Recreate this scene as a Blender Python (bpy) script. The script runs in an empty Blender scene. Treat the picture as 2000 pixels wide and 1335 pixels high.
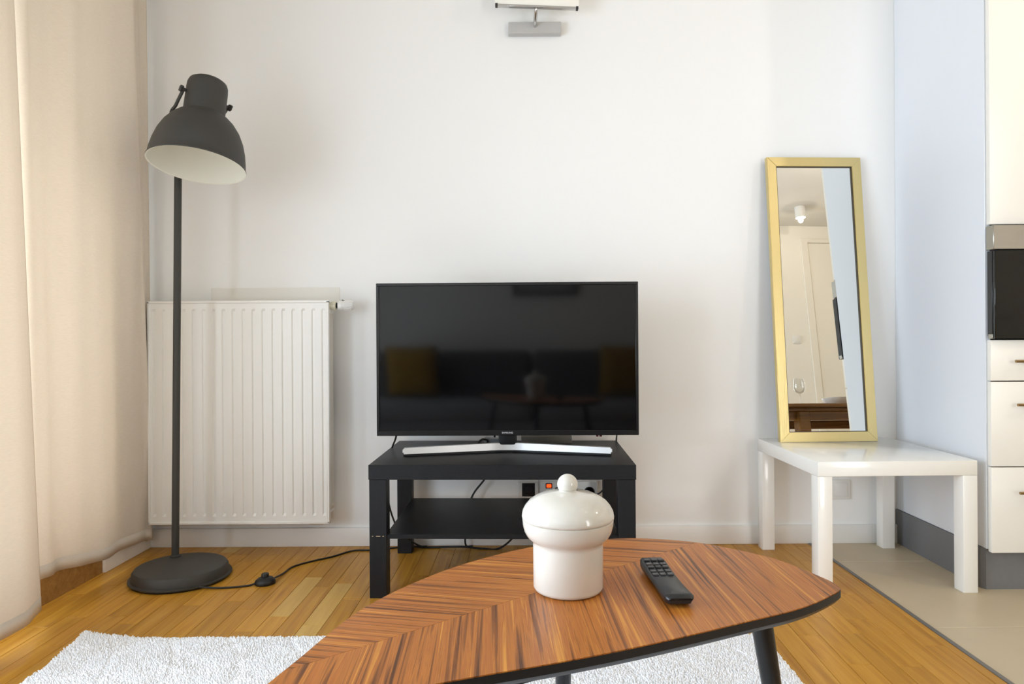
import bpy, bmesh, math, random
from mathutils import Vector, Matrix
random.seed(7)
PI = math.pi
scene = bpy.context.scene
COL = scene.collection

# ------------------------------------------------------------------ camera
cam_d = bpy.data.cameras.new('camera')
cam = bpy.data.objects.new('camera', cam_d)
COL.objects.link(cam)
cam.location = (0, 0, 0.882)
cam.rotation_euler = (PI / 2, 0, 0)
cam.rotation_euler = (Matrix.Rotation(PI / 2, 3, 'X') @ Matrix.Rotation(-0.0061, 3, 'Z')).to_euler()
cam_d.sensor_width = 36.0
cam_d.lens = 36.0 * 1365 / 2000
cam_d.shift_y = -11.5 / 2000
cam_d.clip_start = 0.02
scene.camera = cam

# ------------------------------------------------------------------ world, daylight, exposure
w = bpy.data.worlds.new('world')
scene.world = w
w.use_nodes = True
bg = w.node_tree.nodes['Background']
bg.inputs[0].default_value = (0.78, 0.88, 1.0, 1)
bg.inputs[1].default_value = 1.5


def area(name, loc, rot, sx, sy, power, col):
    l = bpy.data.lights.new(name, 'AREA')
    l.shape = 'RECTANGLE'
    l.size, l.size_y, l.energy, l.color = sx, sy, power, col
    o = bpy.data.objects.new(name, l)
    o.location, o.rotation_euler = loc, rot
    COL.objects.link(o)
    return o


area('daylight', (-2.05, 0.95, 0.98), (0, -PI / 2, 0), 1.7, 3.1, 185, (0.80, 0.90, 1.0))

area('fill_light_kitchen', (2.05, -1.02, 1.0), (PI / 2, 0, 0), 0.85, 1.75, 40, (1.0, 0.94, 0.86))  # added warm fill outside the invented balcony door, softens the lower wall

vs = scene.view_settings
vs.view_transform = 'Standard'
vs.look = 'None'
vs.gamma = 1.0
vs.use_curve_mapping = False
vs.exposure = -0.04
scene.cycles.max_bounces = 10
scene.cycles.diffuse_bounces = 6
scene.cycles.caustics_reflective = False
scene.cycles.caustics_refractive = False
scene.cycles.sample_clamp_indirect = 6.0


# ------------------------------------------------------------------ materials
def srgb(r, g, b):
    f = lambda c: (c / 255 / 12.92) if c / 255 <= 0.04045 else ((c / 255 + 0.055) / 1.055) ** 2.4
    return (f(r), f(g), f(b), 1)


MATS = {}


def mat(name, col, rough=0.5, metal=0.0, spec=0.5, bump=None, var=None, coat=0.0):
    """col sRGB 0-255; bump = (scale, strength, stretch xyz); var = (scale, amount)"""
    m = bpy.data.materials.new(name)
    m.use_nodes = True
    nt = m.node_tree
    b = nt.nodes['Principled BSDF']
    c = srgb(*col)
    b.inputs['Base Color'].default_value = c
    b.inputs['Roughness'].default_value = rough
    b.inputs['Metallic'].default_value = metal
    b.inputs['Specular IOR Level'].default_value = spec
    b.inputs['Coat Weight'].default_value = coat
    b.inputs['Coat Roughness'].default_value = 0.08
    tc = nt.nodes.new('ShaderNodeTexCoord')
    if var:
        n = nt.nodes.new('ShaderNodeTexNoise')
        n.inputs['Scale'].default_value = var[0]
        n.inputs['Detail'].default_value = 4
        nt.links.new(tc.outputs['Object'], n.inputs['Vector'])
        mx = nt.nodes.new('ShaderNodeMix')
        mx.data_type = 'RGBA'
        a = var[1]
        mx.inputs[6].default_value = (c[0] * (1 - a), c[1] * (1 - a), c[2] * (1 - a), 1)
        mx.inputs[7].default_value = (min(1, c[0] * (1 + a)), min(1, c[1] * (1 + a)), min(1, c[2] * (1 + a)), 1)
        nt.links.new(n.outputs[0], mx.inputs[0])
        nt.links.new(mx.outputs[2], b.inputs['Base Color'])
    if bump:
        n = nt.nodes.new('ShaderNodeTexNoise')
        n.inputs['Scale'].default_value = bump[0]
        n.inputs['Detail'].default_value = 3
        mp = nt.nodes.new('ShaderNodeMapping')
        if len(bump) > 2:
            mp.inputs['Scale'].default_value = bump[2]
        nt.links.new(tc.outputs['Object'], mp.inputs['Vector'])
        nt.links.new(mp.outputs[0], n.inputs['Vector'])
        bp = nt.nodes.new('ShaderNodeBump')
        bp.inputs['Strength'].default_value = bump[1]
        bp.inputs['Distance'].default_value = 0.002
        nt.links.new(n.outputs[0], bp.inputs['Height'])
        nt.links.new(bp.outputs[0], b.inputs['Normal'])
    MATS[name] = m
    return m


def emit(name, col, s):
    m = bpy.data.materials.new(name)
    m.use_nodes = True
    b = m.node_tree.nodes['Principled BSDF']
    b.inputs['Base Color'].default_value = srgb(*col)
    b.inputs['Emission Color'].default_value = srgb(*col)
    b.inputs['Emission Strength'].default_value = s
    MATS[name] = m
    return m


def wood(name, stops, grain=(60, 60, 2.5), rot=0.0, rough=0.4, coat=0.0, per_object=0.0, wave=None, distort=0.6):
    """streaky wood: noise stretched along local Z of the mapping (Y after rot); stops = list of (pos, sRGB)"""
    m = bpy.data.materials.new(name)
    m.use_nodes = True
    nt = m.node_tree
    b = nt.nodes['Principled BSDF']
    b.inputs['Roughness'].default_value = rough
    b.inputs['Specular IOR Level'].default_value = 0.32
    b.inputs['Coat Weight'].default_value = coat
    b.inputs['Coat Roughness'].default_value = 0.15
    tc = nt.nodes.new('ShaderNodeTexCoord')
    mr = nt.nodes.new('ShaderNodeMapping')
    mr.inputs['Rotation'].default_value = (0, 0, rot)
    nt.links.new(tc.outputs['Object'], mr.inputs['Vector'])
    src = mr.outputs[0]
    if per_object:
        oi = nt.nodes.new('ShaderNodeObjectInfo')
        ml = nt.nodes.new('ShaderNodeMath')
        ml.operation = 'MULTIPLY'
        ml.inputs[1].default_value = 37.0
        nt.links.new(oi.outputs['Random'], ml.inputs[0])
        cb = nt.nodes.new('ShaderNodeCombineXYZ')
        nt.links.new(ml.outputs[0], cb.inputs[0])
        nt.links.new(ml.outputs[0], cb.inputs[1])
        va = nt.nodes.new('ShaderNodeVectorMath')
        va.operation = 'ADD'
        nt.links.new(src, va.inputs[0])
        nt.links.new(cb.outputs[0], va.inputs[1])
        src = va.outputs[0]
    mp = nt.nodes.new('ShaderNodeMapping')
    mp.inputs['Scale'].default_value = grain
    nt.links.new(src, mp.inputs['Vector'])
    n = nt.nodes.new('ShaderNodeTexNoise')
    n.inputs['Scale'].default_value = 1.0
    n.inputs['Detail'].default_value = 5
    n.inputs['Roughness'].default_value = 0.6
    n.inputs['Distortion'].default_value = distort
    nt.links.new(mp.outputs[0], n.inputs['Vector'])
    cr = nt.nodes.new('ShaderNodeValToRGB')
    el = cr.color_ramp.elements
    el[0].position, el[0].color = stops[0][0], srgb(*stops[0][1])
    el[1].position, el[1].color = stops[-1][0], srgb(*stops[-1][1])
    for p, c in stops[1:-1]:
        e = el.new(p)
        e.color = srgb(*c)
    nt.links.new(n.outputs[0], cr.inputs[0])
    out = cr.outputs[0]
    if per_object:
        hsv = nt.nodes.new('ShaderNodeHueSaturation')
        nt.links.new(out, hsv.inputs['Color'])
        mv = nt.nodes.new('ShaderNodeMapRange')
        mv.inputs['To Min'].default_value = 1 - per_object
        mv.inputs['To Max'].default_value = 1 + per_object
        nt.links.new(oi.outputs['Random'], mv.inputs['Value'])
        nt.links.new(mv.outputs[0], hsv.inputs['Value'])
        out = hsv.outputs['Color']
    nt.links.new(out, b.inputs['Base Color'])
    bp = nt.nodes.new('ShaderNodeBump')
    bp.inputs['Strength'].default_value = 0.08
    bp.inputs['Distance'].default_value = 0.001
    nt.links.new(n.outputs[0], bp.inputs['Height'])
    nt.links.new(bp.outputs[0], b.inputs['Normal'])
    MATS[name] = m
    return m


def fabric(name, col, transl=0.35, tcol=None, weave=900.0):
    m = bpy.data.materials.new(name)
    m.use_nodes = True
    nt = m.node_tree
    out = nt.nodes['Material Output']
    nt.nodes.remove(nt.nodes['Principled BSDF'])
    tc = nt.nodes.new('ShaderNodeTexCoord')
    mp = nt.nodes.new('ShaderNodeMapping')
    mp.inputs['Scale'].default_value = (60, 60, 420)
    nt.links.new(tc.outputs['Object'], mp.inputs['Vector'])
    n = nt.nodes.new('ShaderNodeTexNoise')
    n.inputs['Scale'].default_value = 1.0
    n.inputs['Detail'].default_value = 4
    nt.links.new(mp.outputs[0], n.inputs['Vector'])
    c = srgb(*col)
    mx = nt.nodes.new('ShaderNodeMix')
    mx.data_type = 'RGBA'
    mx.inputs[6].default_value = (c[0] * .90, c[1] * .89, c[2] * .88, 1)
    mx.inputs[7].default_value = (min(1, c[0] * 1.08), min(1, c[1] * 1.08), min(1, c[2] * 1.08), 1)
    nt.links.new(n.outputs[0], mx.inputs[0])
    bp = nt.nodes.new('ShaderNodeBump')
    bp.inputs['Strength'].default_value = 0.15
    bp.inputs['Distance'].default_value = 0.001
    nt.links.new(n.outputs[0], bp.inputs['Height'])
    d = nt.nodes.new('ShaderNodeBsdfDiffuse')
    t = nt.nodes.new('ShaderNodeBsdfTranslucent')
    t.inputs[0].default_value = srgb(*(tcol or col))
    nt.links.new(mx.outputs[2], d.inputs[0])
    nt.links.new(bp.outputs[0], d.inputs['Normal'])
    ms = nt.nodes.new('ShaderNodeMixShader')
    ms.inputs[0].default_value = transl
    nt.links.new(d.outputs[0], ms.inputs[1])
    nt.links.new(t.outputs[0], ms.inputs[2])
    nt.links.new(ms.outputs[0], out.inputs[0])
    MATS[name] = m
    return m


def thin_glass(name, tint=(1, 1, 1), gloss=0.08):
    m = bpy.data.materials.new(name)
    m.use_nodes = True
    nt = m.node_tree
    out = nt.nodes['Material Output']
    nt.nodes.remove(nt.nodes['Principled BSDF'])
    t = nt.nodes.new('ShaderNodeBsdfTransparent')
    t.inputs[0].default_value = (*tint, 1)
    g = nt.nodes.new('ShaderNodeBsdfGlossy')
    g.inputs['Roughness'].default_value = 0.02
    ms = nt.nodes.new('ShaderNodeMixShader')
    lw = nt.nodes.new('ShaderNodeLayerWeight')
    lw.inputs[0].default_value = 0.25
    ad = nt.nodes.new('ShaderNodeMath')
    ad.operation = 'MULTIPLY_ADD'
    ad.inputs[1].default_value = 0.32
    ad.inputs[2].default_value = gloss * 0.3
    nt.links.new(lw.outputs['Fresnel'], ad.inputs[0])
    nt.links.new(ad.outputs[0], ms.inputs[0])
    nt.links.new(t.outputs[0], ms.inputs[1])
    nt.links.new(g.outputs[0], ms.inputs[2])
    nt.links.new(ms.outputs[0], out.inputs[0])
    MATS[name] = m
    return m


mat('wall_paint', (246, 245, 243), 0.75, bump=(120, 0.06), var=(1.2, 0.01))
mat('wall_warm', (243, 238, 228), 0.75, bump=(120, 0.05))
mat('ceiling_paint', (220, 215, 206), 0.9)
mat('baseboard_white', (240, 238, 234), 0.4)
mat('patch_paint', (238, 234, 226), 0.6)
mat('radiator_white', (240, 238, 233), 0.35)
mat('radiator_rail', (214, 206, 194), 0.5)
mat('plastic_white', (236, 234, 230), 0.35)
mat('plastic_cream', (226, 222, 200), 0.4)
mat('plastic_black', (17, 17, 18), 0.38)
mat('cable_black', (14, 14, 14), 0.45)
mat('lamp_grey', (58, 56, 52), 0.55, bump=(900, 0.2), var=(60, 0.05))
mat('lamp_white', (238, 236, 224), 0.5)
mat('lamp_dark', (46, 44, 41), 0.5)
mat('bench_black', (19, 19, 21), 0.42, spec=0.3, bump=(1, 0.25, (40, 900, 900)))
mat('bench_leg', (19, 19, 21), 0.45, spec=0.3, bump=(1, 0.25, (900, 900, 40)))
mat('chip_wood', (196, 172, 138), 0.8)
mat('tv_bezel', (20, 20, 21), 0.22)
mat('tv_screen', (5, 5, 6), 0.07, spec=0.42)
mat('brushed_silver', (205, 206, 208), 0.32, metal=1.0)
mat('steel', (176, 172, 164), 0.35, metal=1.0, bump=(1, 0.1, (8, 600, 600)))
mat('chrome', (200, 198, 196), 0.18, metal=1.0)
mat('logo_silver', (225, 225, 228), 0.4)
mat('box_grey', (120, 114, 104), 0.42)
mat('adapter_grey', (150, 152, 152), 0.45)
mat('socket_black', (12, 12, 13), 0.5)
emit('red_glow', (255, 70, 20), 2.2)
mat('ceramic', (214, 208, 197), 0.045, spec=0.75)
mat('table_edge', (20, 20, 21), 0.42)
mat('leg_black', (20, 21, 23), 0.30)
mat('remote_body', (26, 26, 28), 0.36)
mat('remote_side', (15, 15, 16), 0.22)
mat('remote_button', (62, 62, 65), 0.30)
mat('remote_print', (96, 92, 88), 0.5)
mat('gold', (214, 196, 140), 0.36, metal=0.8, bump=(1, 0.2, (300, 300, 12)))
mat('gold_h', (214, 196, 140), 0.36, metal=0.8, bump=(1, 0.2, (12, 300, 300)))
mat('mirror_lip', (70, 58, 34), 0.5)
mat('mirror_glass', (238, 240, 238), 0.0, metal=1.0)
mat('back_board', (120, 96, 70), 0.8)
mat('white_lacquer', (244, 242, 236), 0.16, coat=0.3)
mat('cabinet_gloss', (243, 238, 228), 0.28, coat=0.0)
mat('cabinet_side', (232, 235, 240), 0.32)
mat('plinth_grey', (118, 118, 120), 0.4, bump=(300, 0.1), var=(80, 0.06))
mat('oven_black', (10, 10, 11), 0.07)
mat('oven_dark', (22, 22, 26), 0.3)
mat('handle_bronze', (150, 126, 92), 0.3, metal=1.0)
mat('gap_dark', (30, 28, 26), 0.8)
mat('rug_base', (226, 224, 222), 0.95)
mat('rug_pile', (246, 245, 246), 0.95, var=(14, 0.05))
mat('tile_beige', (196, 180, 152), 0.42, bump=(60, 0.1), var=(7, 0.06))
mat('grout', (150, 138, 118), 0.9)
mat('strip_metal', (128, 126, 124), 0.45, metal=0.6)
mat('subfloor', (70, 48, 22), 0.9)
mat('sofa_grey', (92, 90, 88), 0.9, bump=(500, 0.3))
mat('sofa_seat', (150, 150, 150), 0.9, bump=(500, 0.3))
mat('mustard', (160, 118, 16), 0.85, bump=(400, 0.3))
mat('frame_black', (18, 18, 18), 0.4)
mat('paper', (176, 174, 170), 0.8)
mat('door_cream', (240, 234, 222), 0.45)
mat('plate_white', (240, 238, 232), 0.2)
emit('spot_lens', (255, 238, 208), 18.0)
mat('shade_glass', (250, 246, 236), 0.5)
mat('window_frame', (240, 240, 240), 0.35)
thin_glass('pane_glass', (0.96, 0.98, 1.0))
thin_glass('wine_glass', (0.97, 0.97, 0.96), gloss=0.2)
fabric('curtain_cloth', (238, 228, 214), 0.22, (248, 236, 220))
wood('oak', [(0.25, (160, 106, 26)), (0.5, (188, 134, 42)), (0.75, (204, 152, 62))], (46, 2.2, 46), 0, 0.36, 0.0, per_object=0.10)
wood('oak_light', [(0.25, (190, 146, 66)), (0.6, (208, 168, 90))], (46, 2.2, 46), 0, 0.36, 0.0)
wood('veneer', [(0.33, (84, 46, 18)), (0.43, (138, 80, 32)), (0.50, (182, 112, 44)), (0.55, (162, 92, 36)), (0.66, (206, 140, 58))],
     (125, 2.0, 125), 0, 0.36, 0.0, distort=0.8)
wood('walnut_dark', [(0.3, (78, 48, 16)), (0.6, (126, 84, 32)), (0.8, (150, 104, 46))], (40, 2, 40), PI / 2, 0.3, 0.3)
wood('threshold_oak', [(0.3, (140, 100, 52)), (0.7, (170, 128, 74))], (2.2, 46, 46), 0, 0.4)


# ------------------------------------------------------------------ mesh helpers
class MB:
    def __init__(s):
        s.bm = bmesh.new()

    def box(s, x0, x1, y0, y1, z0, z1, bev=0.0, seg=2, M=None):
        t = bmesh.new()
        bmesh.ops.create_cube(t, size=1)
        bmesh.ops.scale(t, vec=(x1 - x0, y1 - y0, z1 - z0), verts=t.verts)
        bmesh.ops.translate(t, vec=((x0 + x1) / 2, (y0 + y1) / 2, (z0 + z1) / 2), verts=t.verts)
        if bev > 0:
            bmesh.ops.bevel(t, geom=t.edges[:], offset=bev, segments=seg, affect='EDGES', profile=0.5)
        return s._merge(t, M)

    def _merge(s, t, M=None):
        if M is not None:
            bmesh.ops.transform(t, matrix=M, verts=t.verts)
        me = bpy.data.meshes.new('tmp')
        t.to_mesh(me)
        t.free()
        s.bm.from_mesh(me)
        bpy.data.meshes.remove(me)
        return s

    def lathe(s, prof, n=48, M=None, cap=False):
        t = bmesh.new()
        rings = []
        for r, z in prof:
            if r < 1e-6:
                rings.append([t.verts.new((0, 0, z))])
            else:
                rings.append([t.verts.new((r * math.cos(2 * PI * i / n), r * math.sin(2 * PI * i / n), z)) for i in range(n)])
        for a, b in zip(rings, rings[1:]):
            for i in range(n):
                j = (i + 1) % n
                if len(a) == 1 and len(b) == 1:
                    continue
                if len(a) == 1:
                    t.faces.new((a[0], b[j], b[i]))
                elif len(b) == 1:
                    t.faces.new((a[i], a[j], b[0]))
                else:
                    t.faces.new((a[i], a[j], b[j], b[i]))
        bmesh.ops.recalc_face_normals(t, faces=t.faces)
        return s._merge(t, M)

    def tube(s, pts, r, n=10, smooth=True, taper=None):
        pts = [Vector(p) for p in pts]
        if smooth and len(pts) > 2:
            pts = catmull(pts, 8)
        t = bmesh.new()
        rings = []
        up = Vector((0, 0, 1))
        prev = None
        for i, p in enumerate(pts):
            d = (pts[min(i + 1, len(pts) - 1)] - pts[max(i - 1, 0)]).normalized()
            if prev is None:
                a = d.orthogonal().normalized()
            else:
                a = (prev - d * prev.dot(d)).normalized()
            prev = a
            b = d.cross(a)
            rr = r if taper is None else r + (taper - r) * i / (len(pts) - 1)
            rings.append([t.verts.new(p + a * rr * math.cos(2 * PI * k / n) + b * rr * math.sin(2 * PI * k / n)) for k in range(n)])
        for a, b in zip(rings, rings[1:]):
            for k in range(n):
                t.faces.new((a[k], a[(k + 1) % n], b[(k + 1) % n], b[k]))
        t.faces.new(rings[0][::-1])
        t.faces.new(rings[-1])
        bmesh.ops.recalc_face_normals(t, faces=t.faces)
        return s._merge(t)

    def prism(s, poly, z0, z1, bev=0.0, seg=2, M=None):
        t = bmesh.new()
        a = [t.verts.new((x, y, z0)) for x, y in poly]
        b = [t.verts.new((x, y, z1)) for x, y in poly]
        t.faces.new(a[::-1])
        t.faces.new(b)
        for i in range(len(poly)):
            j = (i + 1) % len(poly)
            t.faces.new((a[i], a[j], b[j], b[i]))
        bmesh.ops.recalc_face_normals(t, faces=t.faces)
        if bev:
            es = [e for e in t.edges if abs(e.verts[0].co.z - e.verts[1].co.z) < 1e-6]
            bmesh.ops.bevel(t, geom=es, offset=bev, segments=seg, affect='EDGES', profile=0.5)
        return s._merge(t, M)

    def build(s, name, m, parent=None, smooth=None, loc=None):
        me = bpy.data.meshes.new(name)
        s.bm.to_mesh(me)
        s.bm.free()
        return link_mesh(name, me, m, parent, smooth, loc)


def link_mesh(name, me, m, parent=None, smooth=None, loc=None):
    if m:
        me.materials.append(MATS[m] if isinstance(m, str) else m)
    o = bpy.data.objects.new(name, me)
    COL.objects.link(o)
    if parent:
        o.parent = parent
    if loc:
        o.location = loc
    if smooth:
        for p in me.polygons:
            p.use_smooth = True
        me.set_sharp_from_angle(angle=math.radians(smooth))
    return o


def catmull(P, n):
    out = []
    Q = [P[0] * 2 - P[1]] + P + [P[-1] * 2 - P[-2]]
    for i in range(1, len(Q) - 2):
        for k in range(n):
            t = k / n
            a, b, c, d = Q[i - 1], Q[i], Q[i + 1], Q[i + 2]
            out.append(0.5 * ((2 * b) + (c - a) * t + (2 * a - 5 * b + 4 * c - d) * t * t + (3 * b - a - 3 * c + d) * t ** 3))
    out.append(P[-1])
    return out


def tag(o, label=None, cat=None, group=None, kind=None):
    if label: o['label'] = label
    if cat: o['category'] = cat
    if group: o['group'] = group
    if kind: o['kind'] = kind
    return o


def thing(name, label, cat, loc=(0, 0, 0), rz=0.0, group=None):
    o = bpy.data.objects.new(name, None)
    o.empty_display_size = 0.05
    COL.objects.link(o)
    o.location = loc
    o.rotation_euler = (0, 0, rz)
    return tag(o, label, cat, group)


def struct(o, label):
    o['kind'] = 'structure'
    o['label'] = label
    return o


def B(name, m, parent, x0, x1, y0, y1, z0, z1, bev=0.0, seg=2):
    return MB().box(x0, x1, y0, y1, z0, z1, bev, seg).build(name, m, parent, 40 if bev else None)


def text(name, s, size, m, parent, M, depth=0.0003):
    cu = bpy.data.curves.new(name, 'FONT')
    cu.body = s
    cu.size = size
    cu.extrude = depth
    cu.align_x = 'CENTER'
    cu.align_y = 'CENTER'
    o = bpy.data.objects.new(name + '_tmp', cu)
    COL.objects.link(o)
    bpy.context.view_layer.update()
    dg = bpy.context.evaluated_depsgraph_get()
    me = bpy.data.meshes.new_from_object(o.evaluated_get(dg))
    bpy.data.objects.remove(o)
    me.name = name
    me.materials.clear()
    t = link_mesh(name, me, m, parent)
    t.matrix_local = M
    return t


# ================================================================== SETTING
CEIL = 2.72
WB = 2.96          # face of the wall behind the television
YR = -0.72         # wall behind the camera
XR = 4.1
LA = 0.0286        # slant of the left wall and of the oak boards


def clip(poly, nx, ny, c):
    """keep nx*x+ny*y<=c"""
    out = []
    for i in range(len(poly)):
        a, b = poly[i], poly[(i + 1) % len(poly)]
        da, db = nx * a[0] + ny * a[1] - c, nx * b[0] + ny * b[1] - c
        if da <= 0: out.append(a)
        if da * db < 0:
            t = da / (da - db)
            out.append((a[0] + (b[0] - a[0]) * t, a[1] + (b[1] - a[1]) * t))
    return out


# --- walls and ceiling
wall_back = struct(B('wall_back', 'wall_paint', None, -1.85, XR + 0.1, WB, WB + 0.12, -0.02, CEIL), 'plain white painted wall behind the television and the radiator')
MB().box(-1.271, -0.728, WB - 0.0035, WB + 0.001, 1.028, 1.093, 0.002, 1).build('plaster_patch', 'patch_paint', wall_back)['label'] = 'pale paint patch above the radiator'
wf = MB()
wf.box(-1.85, 1.62, YR - 0.12, YR, -0.02, CEIL)
wf.box(2.48, XR + 0.1, YR - 0.12, YR, -0.02, CEIL)
wf.box(1.62, 2.48, YR - 0.12, YR, -0.02, 0.08)
wf.box(1.62, 2.48, YR - 0.12, YR, 2.20, CEIL)
struct(wf.build('wall_front', 'wall_warm'), 'cream wall with a tall door, seen in the leaning mirror')
struct(B('wall_right', 'wall_warm', None, XR, XR + 0.12, YR, WB, -0.02, CEIL), 'cream wall at the far end of the kitchen')
struct(B('ceiling', 'ceiling_paint', None, -2.0, XR + 0.1, YR - 0.1, WB + 0.1, CEIL, CEIL + 0.1), 'white ceiling seen in the leaning mirror')


def lx(y): return -1.5525 + LA * (y - 2.5)


mb = MB()
mb.prism([(lx(2.634), 2.634), (lx(WB), WB), (lx(WB) - 0.35, WB), (lx(2.634) - 0.35, 2.634)], -0.02, CEIL)
mb.prism([(lx(YR), YR), (lx(-0.45), -0.45), (lx(-0.45) - 0.3, -0.45), (lx(YR) - 0.3, YR)], -0.02, CEIL)
mb.prism([(lx(-0.45), -0.45), (lx(2.634), 2.634), (lx(2.634) - 0.3, 2.634), (lx(-0.45) - 0.3, -0.45)], 2.22, CEIL)  # unseen lintel, added so the window light comes in lower
struct(mb.build('wall_left', 'wall_paint'), 'white wall pier beside the window behind the curtain')
mb = MB()
mb.prism([(lx(2.634), 2.634), (lx(2.944), 2.944), (lx(2.944) + 0.012, 2.944), (lx(2.634) + 0.012, 2.634)], 0, 0.078, 0.002)
struct(mb.build('baseboard_left', 'baseboard_white'), 'short white baseboard under the curtain hem')
struct(B('baseboard_back', 'baseboard_white', None, lx(2.95), 1.624, WB - 0.014, WB, 0, 0.078, 0.002), 'long white baseboard along the television wall')

# window in the left recess (behind the curtain)
wx = -1.76
win = struct(thing('window_1', 'tall balcony window behind the beige curtains', None, (0, 0, 0)), 'tall balcony window behind the beige curtains')
ys = (-0.45, 0.57, 1.60, 2.634)
for a, b in zip(ys, ys[1:]):
    fr = MB()
    fr.box(wx - 0.03, wx + 0.03, a, a + 0.06, 0.15, 2.22, 0.004, 1)
    fr.box(wx - 0.03, wx + 0.03, b - 0.06, b, 0.15, 2.22, 0.004, 1)
    fr.box(wx - 0.03, wx + 0.03, a + 0.06, b - 0.06, 0.15, 0.23, 0.004, 1)
    fr.box(wx - 0.03, wx + 0.03, a + 0.06, b - 0.06, 2.13, 2.22, 0.004, 1)
    f = fr.build('window_frame', 'window_frame', win)
    B('pane', 'pane_glass', f, wx - 0.003, wx + 0.003, a + 0.06, b - 0.06, 0.23, 2.13)
mb = MB()
mb.prism([(wx - 0.1, -0.45), (lx(-0.45), -0.45), (lx(2.634), 2.634), (wx - 0.1, 2.634)], -0.02, 0.150, 0.003, 1)
struct(mb.build('trim_1', 'threshold_oak'), 'brown wooden door step under the curtains')

w2 = struct(thing('window_added', 'x', None), 'unseen narrow balcony door, added behind the camera for fill light')  # invented opening, added only to let fill light into the room
fr = MB()
fr.box(1.62, 1.68, YR - 0.08, YR - 0.02, 0.08, 2.20, 0.004, 1)
fr.box(2.42, 2.48, YR - 0.08, YR - 0.02, 0.08, 2.20, 0.004, 1)
fr.box(1.68, 2.42, YR - 0.08, YR - 0.02, 0.08, 0.16, 0.004, 1)
fr.box(1.68, 2.42, YR - 0.08, YR - 0.02, 2.13, 2.20, 0.004, 1)
f2 = fr.build('window_frame', 'window_frame', w2)
B('pane', 'pane_glass', f2, 1.68, 2.42, YR - 0.053, YR - 0.047, 0.16, 2.13)

# --- kitchen floor tiles
XB = 1.247
fk = struct(B('floor_kitchen', 'grout', None, XB + 0.008, XR, YR, WB, -0.03, -0.0025), 'beige large tile floor on the kitchen side')
x = XB + 0.010
while x < XR:
    yy = 2.714
    col_y = [yy - 0.615 * k for k in range(-1, 7)]
    for y0 in col_y:
        y1 = min(y0 + 0.612, WB)
        yl = max(y0, YR)
        x1 = min(x + 0.612, XR)
        if y1 - yl > 0.02 and x1 - x > 0.02:
            MB().box(x, x1, yl, y1, -0.012, 0.0, 0.0012, 1).build('tile', 'tile_beige', fk)
    x += 0.615
struct(B('trim_2', 'strip_metal', None, XB - 0.004, XB + 0.010, YR, WB - 0.014, -0.02, 0.0025, 0.001, 1), 'grey metal strip between oak floor and tiles')

# --- oak floor of single strips
fl = struct(B('floor', 'subfloor', None, -1.9, XB, YR, WB, -0.03, -0.010), 'oak strip parquet floor with golden brown boards')
SW = 0.0645
ca, sa = math.cos(-LA), math.sin(-LA)
rest = MB()
GAP = 0.0005
nstrip = 0
rnd = random.Random(11)
cols = range(-26, 22)
board_off = {}
for ci in cols:
    bi = ci // 3
    off = rnd.uniform(0, 0.42)
    y = -1.3 - off
    while y < 3.1:
        L = rnd.choice((0.36, 0.40, 0.44, 0.31))
        poly = [(ci * SW + GAP, y + GAP), ((ci + 1) * SW - GAP, y + GAP), ((ci + 1) * SW - GAP, y + L - GAP), (ci * SW + GAP, y + L - GAP)]
        poly = [(px * ca - py * sa, px * sa + py * ca) for px, py in poly]
        for nx, ny, c in ((1, 0, XB - 0.004), (0, 1, WB), (0, -1, -YR)):
            poly = clip(poly, nx, ny, c) if poly else poly
        # left limit follows the slanted wall
        if poly:
            poly = clip(poly, -1, LA, 1.5525 + LA * 2.5)
        if len(poly) >= 3:
            cx = sum(p[0] for p in poly) / len(poly)
            cy = sum(p[1] for p in poly) / len(poly)
            if cy > 1.42 and not (abs(cx) < 0.0):
                loc = (cx, cy, 0)
                pl = [(px - cx, py - cy) for px, py in poly]
                rr = rnd.random()
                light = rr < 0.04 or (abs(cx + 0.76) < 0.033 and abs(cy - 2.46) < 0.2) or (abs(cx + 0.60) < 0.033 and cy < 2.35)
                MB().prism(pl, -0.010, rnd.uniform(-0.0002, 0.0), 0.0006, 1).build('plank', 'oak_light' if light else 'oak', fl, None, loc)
                nstrip += 1
            else:
                rest.prism(poly, -0.010, 0.0, 0.0, 1)
        y += L
rest.build('plank_field', 'oak', fl)['kind'] = 'stuff'
print('strips', nstrip)

# ================================================================== RUG
rug = thing('rug', 'white shaggy rug under the leaf-shaped coffee table', 'rug')
RX0, RX1, RY0, RY1 = -1.245, 0.722, 0.55, 2.03


def rug_edge(x, y):
    e = min(x - RX0, RX1 - x, RY1 - y, y - RY0)
    corner = math.hypot(x - RX0, y - RY1)
    return e, max(0.0, 1 - corner / 0.16) * 0.02


bm = bmesh.new()
NX, NY = 100, 76
grid = []
for j in range(NY + 1):
    row = []
    for i in range(NX + 1):
        x = RX0 + (RX1 - RX0) * i / NX
        y = RY0 + (RY1 - RY0) * j / NY
        e, cz = rug_edge(x, y)
        row.append(bm.verts.new((x, y, 0.012 * min(1, e / 0.012) ** 0.5 + cz + 0.0005)))
    grid.append(row)
for j in range(NY):
    for i in range(NX):
        bm.faces.new((grid[j][i], grid[j][i + 1], grid[j + 1][i + 1], grid[j + 1][i]))
edge = [v for v in bm.verts if v.is_boundary]
r = bmesh.ops.extrude_edge_only(bm, edges=[e for e in bm.edges if e.is_boundary])
for v in r['geom']:
    if isinstance(v, bmesh.types.BMVert):
        v.co.z = max(0.0003, v.co.z - 0.012)
me = bpy.data.meshes.new('backing')
bm.to_mesh(me)
bm.free()
link_mesh('backing', me, 'rug_base', rug, 60)
verts, faces = [], []
rr = random.Random(3)
sp = 0.0052
y = RY0
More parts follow.
